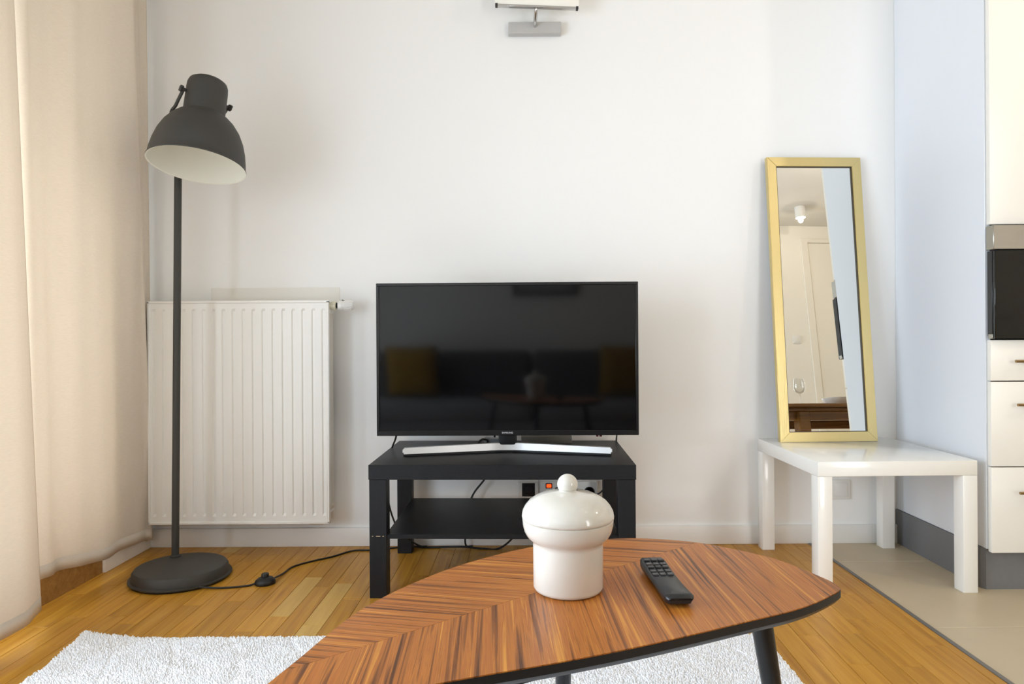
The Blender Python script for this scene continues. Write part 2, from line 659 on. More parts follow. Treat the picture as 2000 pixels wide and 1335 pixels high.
while y < RY1:
    spc = sp if y > 1.5 else sp * 2.6
    x = RX0
    while x < RX1:
        px, py = x + rr.uniform(-.5, .5) * spc, y + rr.uniform(-.5, .5) * spc
        e, cz = rug_edge(px, py)
        clump = math.sin(px * 31 + 2.3 * math.sin(py * 17)) * math.sin(py * 27 + 1.9 * math.sin(px * 13))
        hgt = (0.0075 + 0.0016 * clump + rr.uniform(-.0016, .0016))
        groove = math.sin((px * 0.80 + 0.42 * py) * 46 + math.sin(py * 9) * 1.2)
        if groove > 0.93: hgt *= 0.7
        rad = spc * 0.62
        a0 = rr.uniform(0, 6.28)
        la = 2.5 + 1.2 * clump + rr.uniform(-1, 1)
        ln = rr.uniform(0.2, 0.9) * spc
        zb = 0.007 + cz + 0.004 * min(1, max(0, e) / 0.012)
        k = len(verts)
        for q in range(4):
            a = a0 + q * PI / 2
            verts.append((px + rad * math.cos(a), py + rad * math.sin(a), zb))
        tx, ty = px + ln * math.cos(la), py + ln * math.sin(la)
        for q in range(4):
            a = a0 + q * PI / 2
            verts.append((tx + rad * .55 * math.cos(a), ty + rad * .55 * math.sin(a), zb + hgt * (0.86 + 0.14 * rr.random())))
        for q in range(4):
            q2 = (q + 1) % 4
            faces.append((k + q, k + q2, k + 4 + q2, k + 4 + q))
        faces.append((k + 4, k + 5, k + 6, k + 7))
        x += spc
    y += spc
me = bpy.data.meshes.new('pile')
me.from_pydata(verts, [], faces)
pile = link_mesh('pile', me, 'rug_pile', rug, 180)
pile['kind'] = 'stuff'


# ================================================================== CURTAINS
def curtain(name, label, top, bot, zt, zb0, nz=60, folds=5, amp=0.012, seed=1, pinch=0.0):
    rc = random.Random(seed)
    T = catmull([Vector((a, b, 0)) for a, b in top], 14)
    Bm = catmull([Vector((a, b, 0)) for a, b in bot], 14)
    n = len(T)
    ph = rc.uniform(0, 6)
    root = thing(name, label, 'curtain')
    bm = bmesh.new()
    rows = []
    for j in range(nz + 1):
        t = j / nz
        row = []
        for i in range(n):
            u = i / (n - 1)
            p = T[i].lerp(Bm[i], t)
            a = T[max(i - 1, 0)].lerp(Bm[max(i - 1, 0)], t)
            b = T[min(i + 1, n - 1)].lerp(Bm[min(i + 1, n - 1)], t)
            d = (b - a).normalized()
            nn = Vector((-d.y, d.x, 0))
            wv = math.sin(u * folds * 2 * PI + ph + 0.9 * math.sin(t * 2.2 + ph)) * amp * (1.05 - 0.45 * t) \
                + math.sin(u * folds * 4.7 * PI + ph * 2 + t * 1.5) * amp * 0.30
            wv *= min(1, 4 * u, 4 * (1 - u))
            wv += pinch * math.exp(-((u - 0.22) / 0.12) ** 2 - ((t - 0.93) / 0.05) ** 2)
            q = p + nn * wv
            zb = (zb0[0] * (1 - u) ** 2 + 2 * zb0[1] * u * (1 - u) + zb0[2] * u * u) + 0.003 * math.sin(u * 7 + ph)
            row.append(bm.verts.new((q.x, q.y, zt + (zb - zt) * t)))
        rows.append(row)
    for j in range(nz):
        for i in range(n - 1):
            bm.faces.new((rows[j][i], rows[j + 1][i], rows[j + 1][i + 1], rows[j][i + 1]))
    # hem: the last strip doubled
    me = bpy.data.meshes.new('cloth')
    bm.to_mesh(me)
    hem = bmesh.new()
    hv = []
    for j in range(nz - 1, nz + 1):
        hv.append([hem.verts.new(v.co + Vector((0.0010, -0.0008, 0))) for v in rows[j]])
    for i in range(n - 1):
        hem.faces.new((hv[0][i], hv[1][i], hv[1][i + 1], hv[0][i + 1]))
    mh = bpy.data.meshes.new('hem')
    hem.to_mesh(mh)
    hem.free()
    bm.free()
    c = link_mesh('cloth', me, 'curtain_cloth', root, 45)
    s = c.modifiers.new('thick', 'SOLIDIFY')
    s.thickness = 0.0014
    h = link_mesh('hem', mh, 'curtain_cloth', root, 45)
    s = h.modifiers.new('thick', 'SOLIDIFY')
    s.thickness = 0.0014
    return root


curtain('curtain', 'beige linen curtain hanging behind the floor lamp, against the radiator',
        [(-1.535, 2.02), (-1.50, 2.14), (-1.525, 2.30), (-1.490, 2.46), (-1.468, 2.655), (-1.49, 2.72), (-1.515, 2.80), (-1.507, 2.895)],
        [(-1.535, 2.10), (-1.505, 2.20), (-1.520, 2.38), (-1.500, 2.56), (-1.494, 2.835), (-1.502, 2.87), (-1.515, 2.91), (-1.512, 2.93)],
        2.657, (0.145, 0.052, 0.034), folds=4, amp=0.019, seed=4, pinch=0.006)
curtain('curtain', 'beige curtain edge nearest the camera, at the left border of the photo',
        [(-1.53, 1.55), (-1.52, 1.68), (-1.47, 1.78), (-1.425, 1.87), (-1.425, 1.94), (-1.452, 2.003)],
        [(-1.53, 1.62), (-1.51, 1.72), (-1.46, 1.83), (-1.415, 1.93), (-1.415, 2.04), (-1.449, 2.145)],
        2.657, (0.048, 0.050, 0.052), folds=2, amp=0.006, seed=9)
tr = MB()
tr.box(-1.70, -1.40, -0.3, 2.94, CEIL - 0.03, CEIL - 0.001, 0.003, 1)
for k in range(14):
    tr.box(-1.56, -1.52, 0.2 + k * 0.2, 0.23 + k * 0.2, CEIL - 0.062, CEIL - 0.028, 0.003, 1)
tag(tr.build('curtain_rail', 'plastic_white'), 'white ceiling rail that carries the beige curtains', 'rail')

# ================================================================== RADIATOR
rad = thing('radiator', 'white ribbed panel radiator under the pale wall patch', 'radiator', (-1.478, 2.84, 0.127))
RW, RH = 0.730, 0.903      # local x 0..RW, front at y=0
# front panel, grooves cut as relief
bm = bmesh.new()
xs = [(0.0, 0), (0.006, 1)]
px = 0.022
pitch = 0.0406
ng = 18
prof = [(0.0, 0.0)]
for g in range(ng):
    c = 0.022 + g * pitch
    prof += [(c - 0.0085, 0.0), (c - 0.0045, 0.0060), (c + 0.0045, 0.0060), (c + 0.0065, 0.0)]
prof.append((RW, 0.0))
zs = [(0.0, 0.0), (0.030, 0.0), (0.040, 1.0), (RH - 0.040, 1.0), (RH - 0.030, 0.0), (RH, 0.0)]
rows = []
for z, k in zs:
    rows.append([bm.verts.new((xx, dy * k, z)) for xx, dy in prof])
for a, b in zip(rows, rows[1:]):
    for i in range(len(prof) - 1):
        bm.faces.new((a[i], a[i + 1], b[i + 1], b[i]))
me = bpy.data.meshes.new('front_panel')
bm.to_mesh(me)
bm.free()
fp = link_mesh('front_panel', me, 'radiator_white', rad)
fb = MB()
fb.box(-0.004, RW + 0.004, -0.004, 0.012, -0.003, 0.008, 0.002, 1)
fb.box(-0.004, RW + 0.004, -0.004, 0.012, RH - 0.008, RH + 0.003, 0.002, 1)
fb.box(-0.004, 0.006, -0.004, 0.012, 0.0, RH, 0.002, 1)
fb.box(RW - 0.006, RW + 0.004, -0.004, 0.012, 0.0, RH, 0.002, 1)
fb.build('panel_border', 'radiator_white', rad, 40)
B('back_panel', 'radiator_white', rad, 0.0, RW, 0.075, 0.085, 0.0, RH, 0.002, 1)
for sx in (0.001, RW - 0.004):
    sd = MB()
    sd.box(sx, sx + 0.003, 0.012, 0.080, 0.035, RH - 0.004)
    sd.build('side_panel', 'radiator_white', rad)
tg = MB()
tg.box(0.0, RW, 0.010, 0.016, RH - 0.006, RH + 0.002)
tg.box(0.0, RW, 0.072, 0.080, RH - 0.006, RH + 0.002)
for i in range(38):
    tg.box(0.006 + i * 0.0197, 0.0115 + i * 0.0197, 0.015, 0.073, RH - 0.005, RH + 0.001)
tg.build('top_grille', 'radiator_white', rad)
cv = MB()
for i in range(30):
    cv.box(0.02 + i * 0.0245, 0.022 + i * 0.0245, 0.014, 0.074, 0.05, RH - 0.05)
cv.build('convector_fins', 'radiator_rail', rad)
for bx in (0.06, RW - 0.06):
    br = MB()
    br.box(bx - 0.03, bx + 0.03, 0.03, 0.119, -0.014, 0.004, 0.003, 1)
    br.box(bx - 0.03, bx + 0.03, 0.085, 0.119, -0.012, 0.12, 0.003, 1)
    br.build('bracket', 'radiator_rail', rad, 40)
MX = Matrix.Translation((RW, 0.045, 0.0)) @ Matrix.Rotation(PI / 2, 4, 'Y')
pg = MB()
pg.lathe([(0, 0), (0.012, 0), (0.012, 0.008), (0.007, 0.008), (0.007, 0.014), (0, 0.014)], 16, Matrix.Translation((RW - 0.002, 0.040, 0.062)) @ Matrix.Rotation(PI / 2, 4, 'Y'))
pg.build('bleed_plug', 'radiator_rail', rad, 30)
vz = 0.885
vl = thing('valve', None, None)
bpy.data.objects.remove(vl)
VM = Matrix.Translation((RW - 0.002, 0.045, vz)) @ Matrix.Rotation(PI / 2, 4, 'Y')
v = MB().lathe([(0, 0), (0.014, 0), (0.014, 0.006), (0.018, 0.007), (0.018, 0.024), (0.015, 0.026), (0, 0.026)], 20, VM).build('valve', 'plastic_cream', rad, 30)
MB().lathe([(0, 0.025), (0.014, 0.025), (0.010, 0.029), (0.0145, 0.036), (0, 0.036)], 20, VM).build('valve_gland', 'plastic_black', v, 30)
hd = MB()
hd.lathe([(0, 0.034), (0.020, 0.035), (0.021, 0.050), (0.0195, 0.053), (0.0195, 0.090), (0.017, 0.096), (0, 0.098)], 28, VM)
hd.build('thermostat_head', 'plastic_white', rad, 30)
for k in range(14):
    a = 2 * PI * k / 14
    M2 = VM @ Matrix.Rotation(a, 4, 'Z')
    if k == 0:
        rib0 = MB().box(0.019, 0.0222, -0.0016, 0.0016, 0.062, 0.090, M=VM).build('grip_rib', 'plastic_white', rad)
    else:
        c = rib0.copy()
        COL.objects.link(c)
        c.matrix_local = VM @ Matrix.Rotation(a, 4, 'Z') @ VM.inverted()
MB().tube([(RW + 0.052, 0.072, vz - 0.004), (RW + 0.052, 0.079, vz + 0.018), (RW + 0.043, 0.06, vz + 0.024)], 0.0018, 8).build('lock_clip', 'plastic_black', v, 40)

# ================================================================== FLOOR LAMP
lamp = thing('floor_lamp', 'dark grey metal floor lamp with large bell shade and round foot', 'floor lamp', (-1.2245, 2.575, 0))
MB().lathe([(0, 0.0), (0.168, 0.0), (0.171, 0.004), (0.171, 0.008)], 72).build('foot_ring', 'cable_black', lamp, 30)
MB().lathe([(0.10, 0.008), (0.175, 0.008), (0.175, 0.012), (0.165, 0.014), (0.163, 0.036), (0.156, 0.045), (0.145, 0.048), (0, 0.049)], 72).build('base', 'lamp_grey', lamp, 35)
PB = Vector((-0.068, 0.097, 0.046))
PT = Vector((-0.047, 0.097, 1.62))
MB().tube([PB, PT], 0.0135, 20, False).build('pole', 'lamp_grey', lamp, 40)
MB().lathe([(0.0135, 0), (0.02, 0), (0.02, 0.006), (0.0135, 0.010)], 24, Matrix.Translation(PB)).build('pole_collar', 'lamp_grey', lamp, 30)
# shade: axis leans right and away at the top
sc = Vector((0.1005, -0.075, 1.496))
SHM = Matrix.Translation(sc) @ Matrix.Rotation(math.radians(3.2), 4, 'Y') @ Matrix.Rotation(math.radians(-10.5), 4, 'X') @ Matrix.Diagonal((1, 1, 1.085, 1))
outer = [(0.1665, 0.0), (0.1668, 0.004), (0.164, 0.007), (0.1615, 0.030), (0.1555, 0.062), (0.145, 0.096), (0.129, 0.128), (0.109, 0.154), (0.090, 0.171),
         (0.0745, 0.178), (0.0715, 0.181), (0.0710, 0.195), (0.0705, 0.270), (0.0690, 0.287), (0.065, 0.297), (0.056, 0.303), (0.0, 0.307)]
inner = [(0.1665, 0.0), (0.162, 0.002), (0.158, 0.030), (0.152, 0.060), (0.141, 0.094), (0.125, 0.125), (0.105, 0.150), (0.085, 0.166), (0.067, 0.176), (0.067, 0.26), (0, 0.27)]
sh = MB().lathe(outer, 72, SHM).build('shade', 'lamp_grey', lamp, 35)
MB().lathe(inner, 72, SHM).build('shade_lining', 'lamp_white', sh, 40)['label'] = 'white inside of the shade'
MB().lathe([(0, 0.135), (0.018, 0.139), (0.025, 0.152), (0.026, 0.165), (0.022, 0.190), (0.018, 0.210), (0.018, 0.262), (0, 0.262)], 28, SHM).build('bulb', 'shade_glass', sh, 40)
# yoke from the two knobs round the back to the pole
KF = SHM @ Matrix.Rotation(math.radians(46), 4, 'Z')
kL = KF @ Vector((-0.081, 0.0, 0.243))
kR = KF @ Vector((0.081, 0.0, 0.243))
backz = PT.z
yk = MB()
yk.tube([kL, KF @ Vector((-0.088, 0.006, 0.215)), KF @ Vector((-0.092, 0.022, 0.188)), KF @ Vector((-0.085, 0.075, 0.168)), PT + Vector((0, 0, -0.01))], 0.0058, 10)
yk.tube([kR, KF @ Vector((0.086, 0.045, 0.235)), KF @ Vector((0.065, 0.095, 0.205)), KF @ Vector((0.0, 0.135, 0.175)), PT + Vector((0, 0, -0.01))], 0.0058, 10)
yk.build('yoke', 'lamp_grey', lamp, 40)
for sg, kp in ((-1, -0.069), (1, 0.069)):
    KM = KF @ Matrix.Translation((kp, 0, 0.243)) @ Matrix.Rotation(sg * PI / 2, 4, 'Y')
    kb = MB()
    kb.lathe([(0, 0), (0.0055, 0), (0.0055, 0.013), (0.0105, 0.014), (0.0115, 0.017), (0.0115, 0.022), (0.009, 0.025), (0, 0.026)], 18, KM)
    kb.box(-0.004, 0.004, -0.019, 0.019, 0.016, 0.024, 0.003, 2, KM)
    kb.build('knob', 'lamp_dark', lamp, 40)
# cord and foot switch (local to the lamp root)
ro = Vector((1.2245, -2.575, 0))
cp = [(-1.115, 2.450, 0.010), (-1.03, 2.455, 0.0045), (-0.945, 2.476, 0.0035), (-0.915, 2.492, 0.009)]
MB().tube([Vector(p) + ro for p in cp], 0.0034, 10).build('cord', 'cable_black', lamp, 60)
cp = [(-0.868, 2.525, 0.012), (-0.858, 2.60, 0.004), (-0.845, 2.68, 0.0035), (-0.79, 2.745, 0.0035), (-0.725, 2.80, 0.0035), (-0.66, 2.875, 0.0035), (-0.58, 2.885, 0.0035),
      (-0.50, 2.912, 0.0035), (-0.43, 2.925, 0.0035), (-0.36, 2.930, 0.0035)]
MB().tube([Vector(p) + ro for p in cp], 0.0034, 10).build('cord', 'cable_black', lamp, 60)
SM = Matrix.Translation(Vector((-0.89, 2.505, 0)) + ro) @ Matrix.Rotation(0.5, 4, 'Z') @ Matrix.Diagonal((1.12, 0.95, 1, 1))
fsw = MB().lathe([(0, 0.0), (0.031, 0.0), (0.033, 0.006), (0.031, 0.014), (0.022, 0.023), (0.013, 0.026), (0, 0.026)], 36, SM).build('foot_switch', 'cable_black', lamp, 40)
MB().lathe([(0.012, 0.024), (0.0115, 0.036), (0.010, 0.0385), (0, 0.039)], 24, SM).build('button', 'cable_black', fsw, 40)

# ================================================================== TV BENCH
bench = thing('tv_bench', 'black wooden low bench with a shelf, carrying the television', 'tv bench', (-0.030, 2.619, 0), -0.0295)
bw, bd = 0.45, 0.274
B('tabletop', 'bench_black', bench, -bw, bw, -bd, bd, 0.400, 0.450, 0.0012, 1)
for sx in (-1, 1):
    for sy in (-1, 1):
        x0 = sx * (bw - 0.002) - (0 if sx < 0 else 0.058)
        y0 = sy * (bd - 0.002) - (0 if sy < 0 else 0.058)
        B('leg', 'bench_leg', bench, x0, x0 + 0.058, y0, y0 + 0.058, 0, 0.400, 0.0012, 1)
B('shelf', 'bench_black', bench, -bw + 0.056, bw - 0.056, -bd + 0.008, bd - 0.008, 0.199, 0.214, 0.001, 1)
for k, (dx, wd) in enumerate(((0.011, 0.004), (0.030, 0.014), (0.047, 0.005))):
    B('paint_chip', 'chip_wood', bench, -bw + 0.002 + dx - wd / 2, -bw + 0.002 + dx + wd / 2, -bd + 0.0005, -bd + 0.004, 0.2085, 0.2105)['label'] = 'bare wood chip on the front leg'
for k in range(4):
    pass

# ================================================================== TELEVISION
tv = thing('television', 'black flat television with silver V-shaped foot on the black bench', 'television', (-0.019, 2.585, 0.4502), -0.019)
TW, z0, z1 = 0.484, 0.065, 0.630
hs = MB()
hs.box(-TW, TW, 0.0, 0.028, z0, z1, 0.004, 2)
hs.box(-0.36, 0.36, 0.026, 0.058, z0 + 0.02, z1 - 0.10, 0.012, 2)
hs.build('housing', 'tv_bezel', tv, 40)
bz = MB()
bz.box(-TW, TW, -0.006, 0.002, z0, z0 + 0.019, 0.0015, 1)
bz.box(-TW, TW, -0.006, 0.002, z1 - 0.011, z1, 0.0015, 1)
bz.box(-TW, -TW + 0.011, -0.006, 0.002, z0 + 0.018, z1 - 0.010, 0.0015, 1)
bz.box(TW - 0.011, TW, -0.006, 0.002, z0 + 0.018, z1 - 0.010, 0.0015, 1)
bz.build('bezel', 'tv_bezel', tv, 40)
B('screen', 'tv_screen', tv, -TW + 0.009, TW - 0.009, -0.002, 0.003, z0 + 0.017, z1 - 0.009)
text('brand_lettering', 'SAMSUNG', 0.0088, 'logo_silver', tv, Matrix.Translation((0.0, -0.0062, z0 + 0.0105)) @ Matrix.Rotation(PI / 2, 4, 'X') @ Matrix.Scale(1.02, 4, (1, 0, 0)))['label'] = 'silver lettering on the lower bezel'
rs = MB()
rs.box(0.328, 0.336, 0.000, 0.012, z0 - 0.006, z0 + 0.001, 0.001, 1)
rs.box(0.340, 0.349, 0.000, 0.012, z0 - 0.006, z0 + 0.001, 0.001, 1)
mat('sensor_red', (70, 8, 10), 0.3)
rs.build('sensor', 'sensor_red', tv)
# foot: two arms meeting in a rounded V
pts = [(-0.377, -0.078), (-0.20, -0.032), (-0.06, 0.004), (-0.022, 0.0095), (0.022, 0.0095), (0.06, 0.004), (0.20, -0.032), (0.377, -0.078)]
ft = bmesh.new()
rings = []
for x, y in pts:
    ax = abs(x) / 0.377
    h = 0.026 - 0.005 * ax
    base = 0.009
    rings.append([ft.verts.new((x, y, base)), ft.verts.new((x, y + 0.004, base + h)), ft.verts.new((x, y + 0.024, base + h)), ft.verts.new((x, y + 0.026, base))])
for a, b in zip(rings, rings[1:]):
    for k in range(4):
        ft.faces.new((a[k], b[k], b[(k + 1) % 4], a[(k + 1) % 4]))
ft.faces.new(rings[0])
ft.faces.new(rings[-1][::-1])
bmesh.ops.recalc_face_normals(ft, faces=ft.faces)
bmesh.ops.bevel(ft, geom=[e for e in ft.edges if abs(e.verts[0].co.x - e.verts[1].co.x) < 1e-4 and abs(e.verts[0].co.x) > 0.37], offset=0.005, segments=2, affect='EDGES')
me = bpy.data.meshes.new('foot')
ft.to_mesh(me)
ft.free()
foot = link_mesh('foot', me, 'brushed_silver', tv, 30)
fb = MB()
for sx in (-1, 1):
    M = Matrix.Translation((sx * 0.197, -0.022, 0)) @ Matrix.Rotation(sx * -math.atan2(0.046, 0.177), 4, 'Z')
    fb.box(-0.183, 0.183, -0.004, 0.018, 0.0, 0.010, 0.001, 1, M)
fb.box(-0.05, 0.05, 0.010, 0.032, 0.003, 0.010, 0.001, 1)
fb.build('foot_pad', 'plastic_black', foot)
nk = MB()
nk.prism([(-0.040, 0.016), (0.040, 0.016), (0.045, 0.050), (-0.045, 0.050)], 0.006, 0.030, 0.003)
nk.box(-0.034, 0.034, 0.012, 0.040, 0.024, z0 + 0.06, 0.006, 2)
nk.build('neck', 'plastic_black', tv, 40)

# things behind the television
tag(MB().box(0.035, 0.237, 2.792, 2.868, 0.4503, 0.482, 0.003, 2).build('set_top_box', 'box_grey', None, 40), 'flat grey box on the bench behind the television foot', 'set-top box')
ad = thing('power_adapter', 'small light grey adapter with cable on the bench behind the television', 'adapter', (-0.085, 2.74, 0.4503), 0.12)
MB().box(-0.028, 0.030, -0.02, 0.02, 0.004, 0.032, 0.006, 2, Matrix.Rotation(0.12, 4, 'Y') @ Matrix.Translation((0, 0, 0.003))).build('case', 'adapter_grey', ad, 40)
MB().tube([(-0.03, -0.014, 0.012), (-0.05, -0.03, 0.02), (-0.035, -0.03, 0.033), (-0.015, -0.024, 0.026), (-0.028, -0.028, 0.010), (-0.07, -0.02, 0.005), (-0.095, 0.02, 0.004), (-0.07, 0.05, 0.004), (-0.02, 0.06, 0.004)], 0.0042, 8).build('lead', 'cable_black', ad, 60)
MB().box(-0.082, -0.05, -0.034, -0.016, 0.0, 0.018, 0.004, 2).build('plug', 'plastic_black', ad, 40)

# cables
tag(MB().tube([(-0.440, 2.63, 0.55), (-0.447, 2.68, 0.50), (-0.470, 2.73, 0.452), (-0.488, 2.752, 0.40), (-0.495, 2.76, 0.25), (-0.46, 2.80, 0.11), (-0.40, 2.875, 0.03), (-0.36, 2.912, 0.006), (-0.30, 2.918, 0.0035)], 0.0036, 8).build('television_cable', 'cable_black', None, 60),
    'black cable dropping from the left end of the television', 'cable')
tag(MB().tube([(-0.075, 2.912, 0.47), (-0.078, 2.914, 0.40), (-0.11, 2.916, 0.30), (-0.165, 2.916, 0.225), (-0.19, 2.914, 0.15), (-0.20, 2.915, 0.02), (-0.17, 2.925, 0.004)], 0.0040, 8).build('television_cable', 'cable_black', None, 60),
    'black cable curving down behind the bench shelf', 'cable')
tag(MB().tube([(0.43, 2.66, 0.56), (0.415, 2.75, 0.505), (0.425, 2.86, 0.462), (0.43, 2.905, 0.42), (0.415, 2.92, 0.30), (0.36, 2.93, 0.22), (0.30, 2.945, 0.215)], 0.0034, 8).build('television_cable', 'cable_black', None, 60),
    'thin black cable hanging at the right end of the television', 'cable')
tag(MB().tube([(-0.44, 2.90, 0.014), (-0.36, 2.915, 0.0035), (-0.22, 2.90, 0.010), (-0.13, 2.895, 0.0035), (-0.06, 2.89, 0.0045), (0.0, 2.91, 0.045), (0.03, 2.925, 0.10), (0.05, 2.935, 0.19)], 0.0042, 8).build('extension_cable', 'cable_black', None, 60),
    'black cable lying on the floor below the bench shelf', 'cable')

# ================================================================== SOCKETS
s1 = thing('wall_socket', 'wall socket with black insert behind the bench shelf', 'socket', (0.066, WB, 0.233))
s1p = MB()
s1p.box(-0.041, 0.041, -0.010, 0.0, -0.041, -0.028, 0.002, 1)
s1p.box(-0.041, 0.041, -0.010, 0.0, 0.028, 0.041, 0.002, 1)
s1p.box(-0.041, -0.027, -0.010, 0.0, -0.029, 0.029, 0.002, 1)
s1p.box(0.027, 0.041, -0.010, 0.0, -0.029, 0.029, 0.002, 1)
s1p.build('frame', 'plastic_white', s1, 40)
s1i = MB().box(-0.028, 0.028, -0.006, 0.0, -0.029, 0.029).build('insert', 'socket_black', s1)
MB().lathe([(0.019, -0.001), (0.021, 0.003), (0.019, 0.003), (0.017, -0.001)], 24, Matrix.Translation((0, -0.006, 0)) @ Matrix.Rotation(PI / 2, 4, 'X')).build('socket_ring', 'plastic_black', s1i, 30)
ps = thing('power_strip', 'white power strip with a glowing red switch behind the bench', 'power strip', (0.205, WB - 0.018, 0.235))
MB().box(-0.090, 0.150, -0.012, 0.006, -0.038, 0.036, 0.006, 2).build('body', 'plastic_white', ps, 40)
psw = B('switch', 'socket_black', ps, -0.068, -0.040, -0.0145, -0.010, 0.008, 0.030, 0.002, 1)
B('switch_light', 'red_glow', psw, -0.064, -0.044, -0.0165, -0.0135, 0.012, 0.026, 0.002, 1)['label'] = 'glowing orange red rocker'
for dx in (-0.015, 0.05, 0.115):
    MB().lathe([(0, 0.0), (0.017, 0.0), (0.019, 0.003), (0.022, 0.003), (0.022, 0.0)], 28, Matrix.Translation((dx, -0.012, -0.008)) @ Matrix.Rotation(PI / 2, 4, 'X')).build('outlet', 'socket_black', ps, 30)
s2 = thing('wall_socket', 'small white wall socket low behind the white side table', 'socket', (1.383, WB, 0.226))
MB().box(-0.041, 0.041, -0.010, 0.0, -0.041, 0.041, 0.003, 2).build('frame', 'plastic_white', s2, 40)
MB().box(-0.030, 0.030, -0.0125, -0.008, -0.030, 0.030, 0.003, 2).build('insert', 'plastic_white', s2, 40)

# ================================================================== WALL LAMP
wl = thing('wall_lamp', 'chrome wall lamp with white rectangular shade at the top of the photo', 'wall lamp', (0.1035, WB, 2.172))
mat('satin_steel', (196, 194, 192), 0.5, metal=0.35)
MB().box(-0.110, 0.110, -0.036, 0.0, -0.024, 0.024, 0.002, 1).build('mounting_plate', 'satin_steel', wl, 40)
MB().tube([(0.0, -0.034, 0.006), (0.0, -0.060, 0.012), (0.003, -0.098, 0.040), (0.003, -0.10, 0.052)], 0.0075, 14).build('stem', 'chrome', wl, 40)
LM = Matrix.Translation((0.006, -0.10, 0.055)) @ Matrix.Rotation(math.radians(2.6), 4, 'Y')
MB().box(-0.168, 0.168, -0.009, 0.009, -0.005, 0.004, 0.001, 1, LM).build('rail', 'chrome', wl, 40)
for sx in (-1, 1):
    MB().box(sx * 0.165 - 0.005, sx * 0.165 + 0.005, -0.010, 0.010, -0.006, 0.006, 0.001, 1, LM).build('rail_end', 'lamp_dark', wl, 40)
shd = MB()
shd.box(-0.172, 0.172, -0.007, 0.007, 0.004, 0.19, 0.003, 2, LM)
shd.build('shade', 'shade_glass', wl, 40)

# ================================================================== LEANING MIRROR
lean = math.atan2(0.118, 1.165)
mir = thing('mirror', 'tall gold-framed mirror leaning on the wall, standing on the white table', 'mirror', (1.273, 2.808, 0.4505), 0.045)
mir.rotation_euler = (-lean, 0, 0.045)
MW, MH, FW = 0.2, 1.178, 0.0385
fr = [('frame_side', 'gold', -MW, -MW + FW, 0, MH), ('frame_side', 'gold', MW - FW, MW, 0, MH),
      ('frame_rail', 'gold_h', -MW, MW, 0, FW), ('frame_rail', 'gold_h', -MW, MW, MH - FW, MH)]


def mitre(name, m, pts):
    bm = bmesh.new()
    a = [bm.verts.new((x, 0, z)) for x, z in pts]
    b = [bm.verts.new((x, 0.022, z)) for x, z in pts]
    bm.faces.new(a)
    bm.faces.new(b[::-1])
    for i in range(4):
        j = (i + 1) % 4
        bm.faces.new((a[j], a[i], b[i], b[j]))
    bmesh.ops.recalc_face_normals(bm, faces=bm.faces)
    bmesh.ops.bevel(bm, geom=[e for e in bm.edges if abs(e.verts[0].co.y) < 1e-6 and abs(e.verts[1].co.y) < 1e-6], offset=0.0015, segments=2, affect='EDGES')
    me = bpy.data.meshes.new(name)
    bm.to_mesh(me)
    bm.free()
    return link_mesh(name, me, m, mir, 30)


i0, i1, j0, j1 = -MW + FW, MW - FW, FW, MH - FW
mitre('frame_side', 'gold', [(-MW, 0), (i0, j0), (i0, j1), (-MW, MH)])
mitre('frame_side', 'gold', [(MW, 0), (MW, MH), (i1, j1), (i1, j0)])
mitre('frame_rail', 'gold_h', [(-MW, 0), (MW, 0), (i1, j0), (i0, j0)])
mitre('frame_rail', 'gold_h', [(-MW, MH), (i0, j1), (i1, j1), (MW, MH)])
lp = MB()
lp.box(i0, i0 + 0.0025, 0.003, 0.010, j0, j1)
lp.box(i1 - 0.0025, i1, 0.003, 0.010, j0, j1)
lp.box(i0, i1, 0.003, 0.010, j0, j0 + 0.0025)
lp.box(i0, i1, 0.003, 0.010, j1 - 0.0025, j1)
lp.build('inner_lip', 'mirror_lip', mir)
B('mirror_glass', 'mirror_glass', mir, i0, i1, 0.009, 0.012, j0, j1)
B('backing_board', 'back_board', mir, -MW + 0.004, MW - 0.004, 0.0125, 0.0218, 0.004, MH - 0.004)

# ================================================================== WHITE SIDE TABLE
st = thing('side_table', 'square white lacquered side table with thick legs under the mirror', 'table', (1.300, 2.644, 0), 0.020)
h = 0.274
B('tabletop', 'white_lacquer', st, -h, h, -h, h, 0.400, 0.450, 0.0015, 2)
for sx in (-1, 1):
    for sy in (-1, 1):
        x0 = sx * h - (0 if sx < 0 else 0.050)
        y0 = sy * h - (0 if sy < 0 else 0.050)
        B('leg', 'white_lacquer', st, x0, x0 + 0.050, y0, y0 + 0.050, 0, 0.3995, 0.0015, 2)

# ================================================================== KITCHEN CABINET AND OVEN
kc = thing('kitchen_cabinet', 'tall white glossy kitchen cabinet with drawers at the right edge', 'cabinet', (1.625, 2.378, 0))
D = WB - 2.378
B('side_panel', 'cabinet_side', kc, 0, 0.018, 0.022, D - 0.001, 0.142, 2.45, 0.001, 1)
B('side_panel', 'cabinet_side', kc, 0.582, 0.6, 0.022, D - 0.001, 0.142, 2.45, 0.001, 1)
bd_ = MB()
bd_.box(0.018, 0.582, 0.03, D - 0.01, 0.142, 0.16)
bd_.box(0.018, 0.582, 0.03, D - 0.01, 2.432, 2.45)
bd_.box(0.018, 0.582, D - 0.012, D - 0.002, 0.16, 2.432)
for zz in (0.425, 0.716, 0.855, 1.250):
    bd_.box(0.018, 0.582, 0.03, D - 0.012, zz - 0.008, zz + 0.006)
bd_.build('carcass', 'gap_dark', kc)
pl = MB()
pl.prism([(-0.006, D - 0.001), (-0.006, 0.045), (0.004, 0.030), (0.6, 0.030), (0.6, 0.048), (0.014, 0.048), (0.014, D - 0.001)], 0.0, 0.141)
pl.build('plinth', 'plinth_grey', kc)


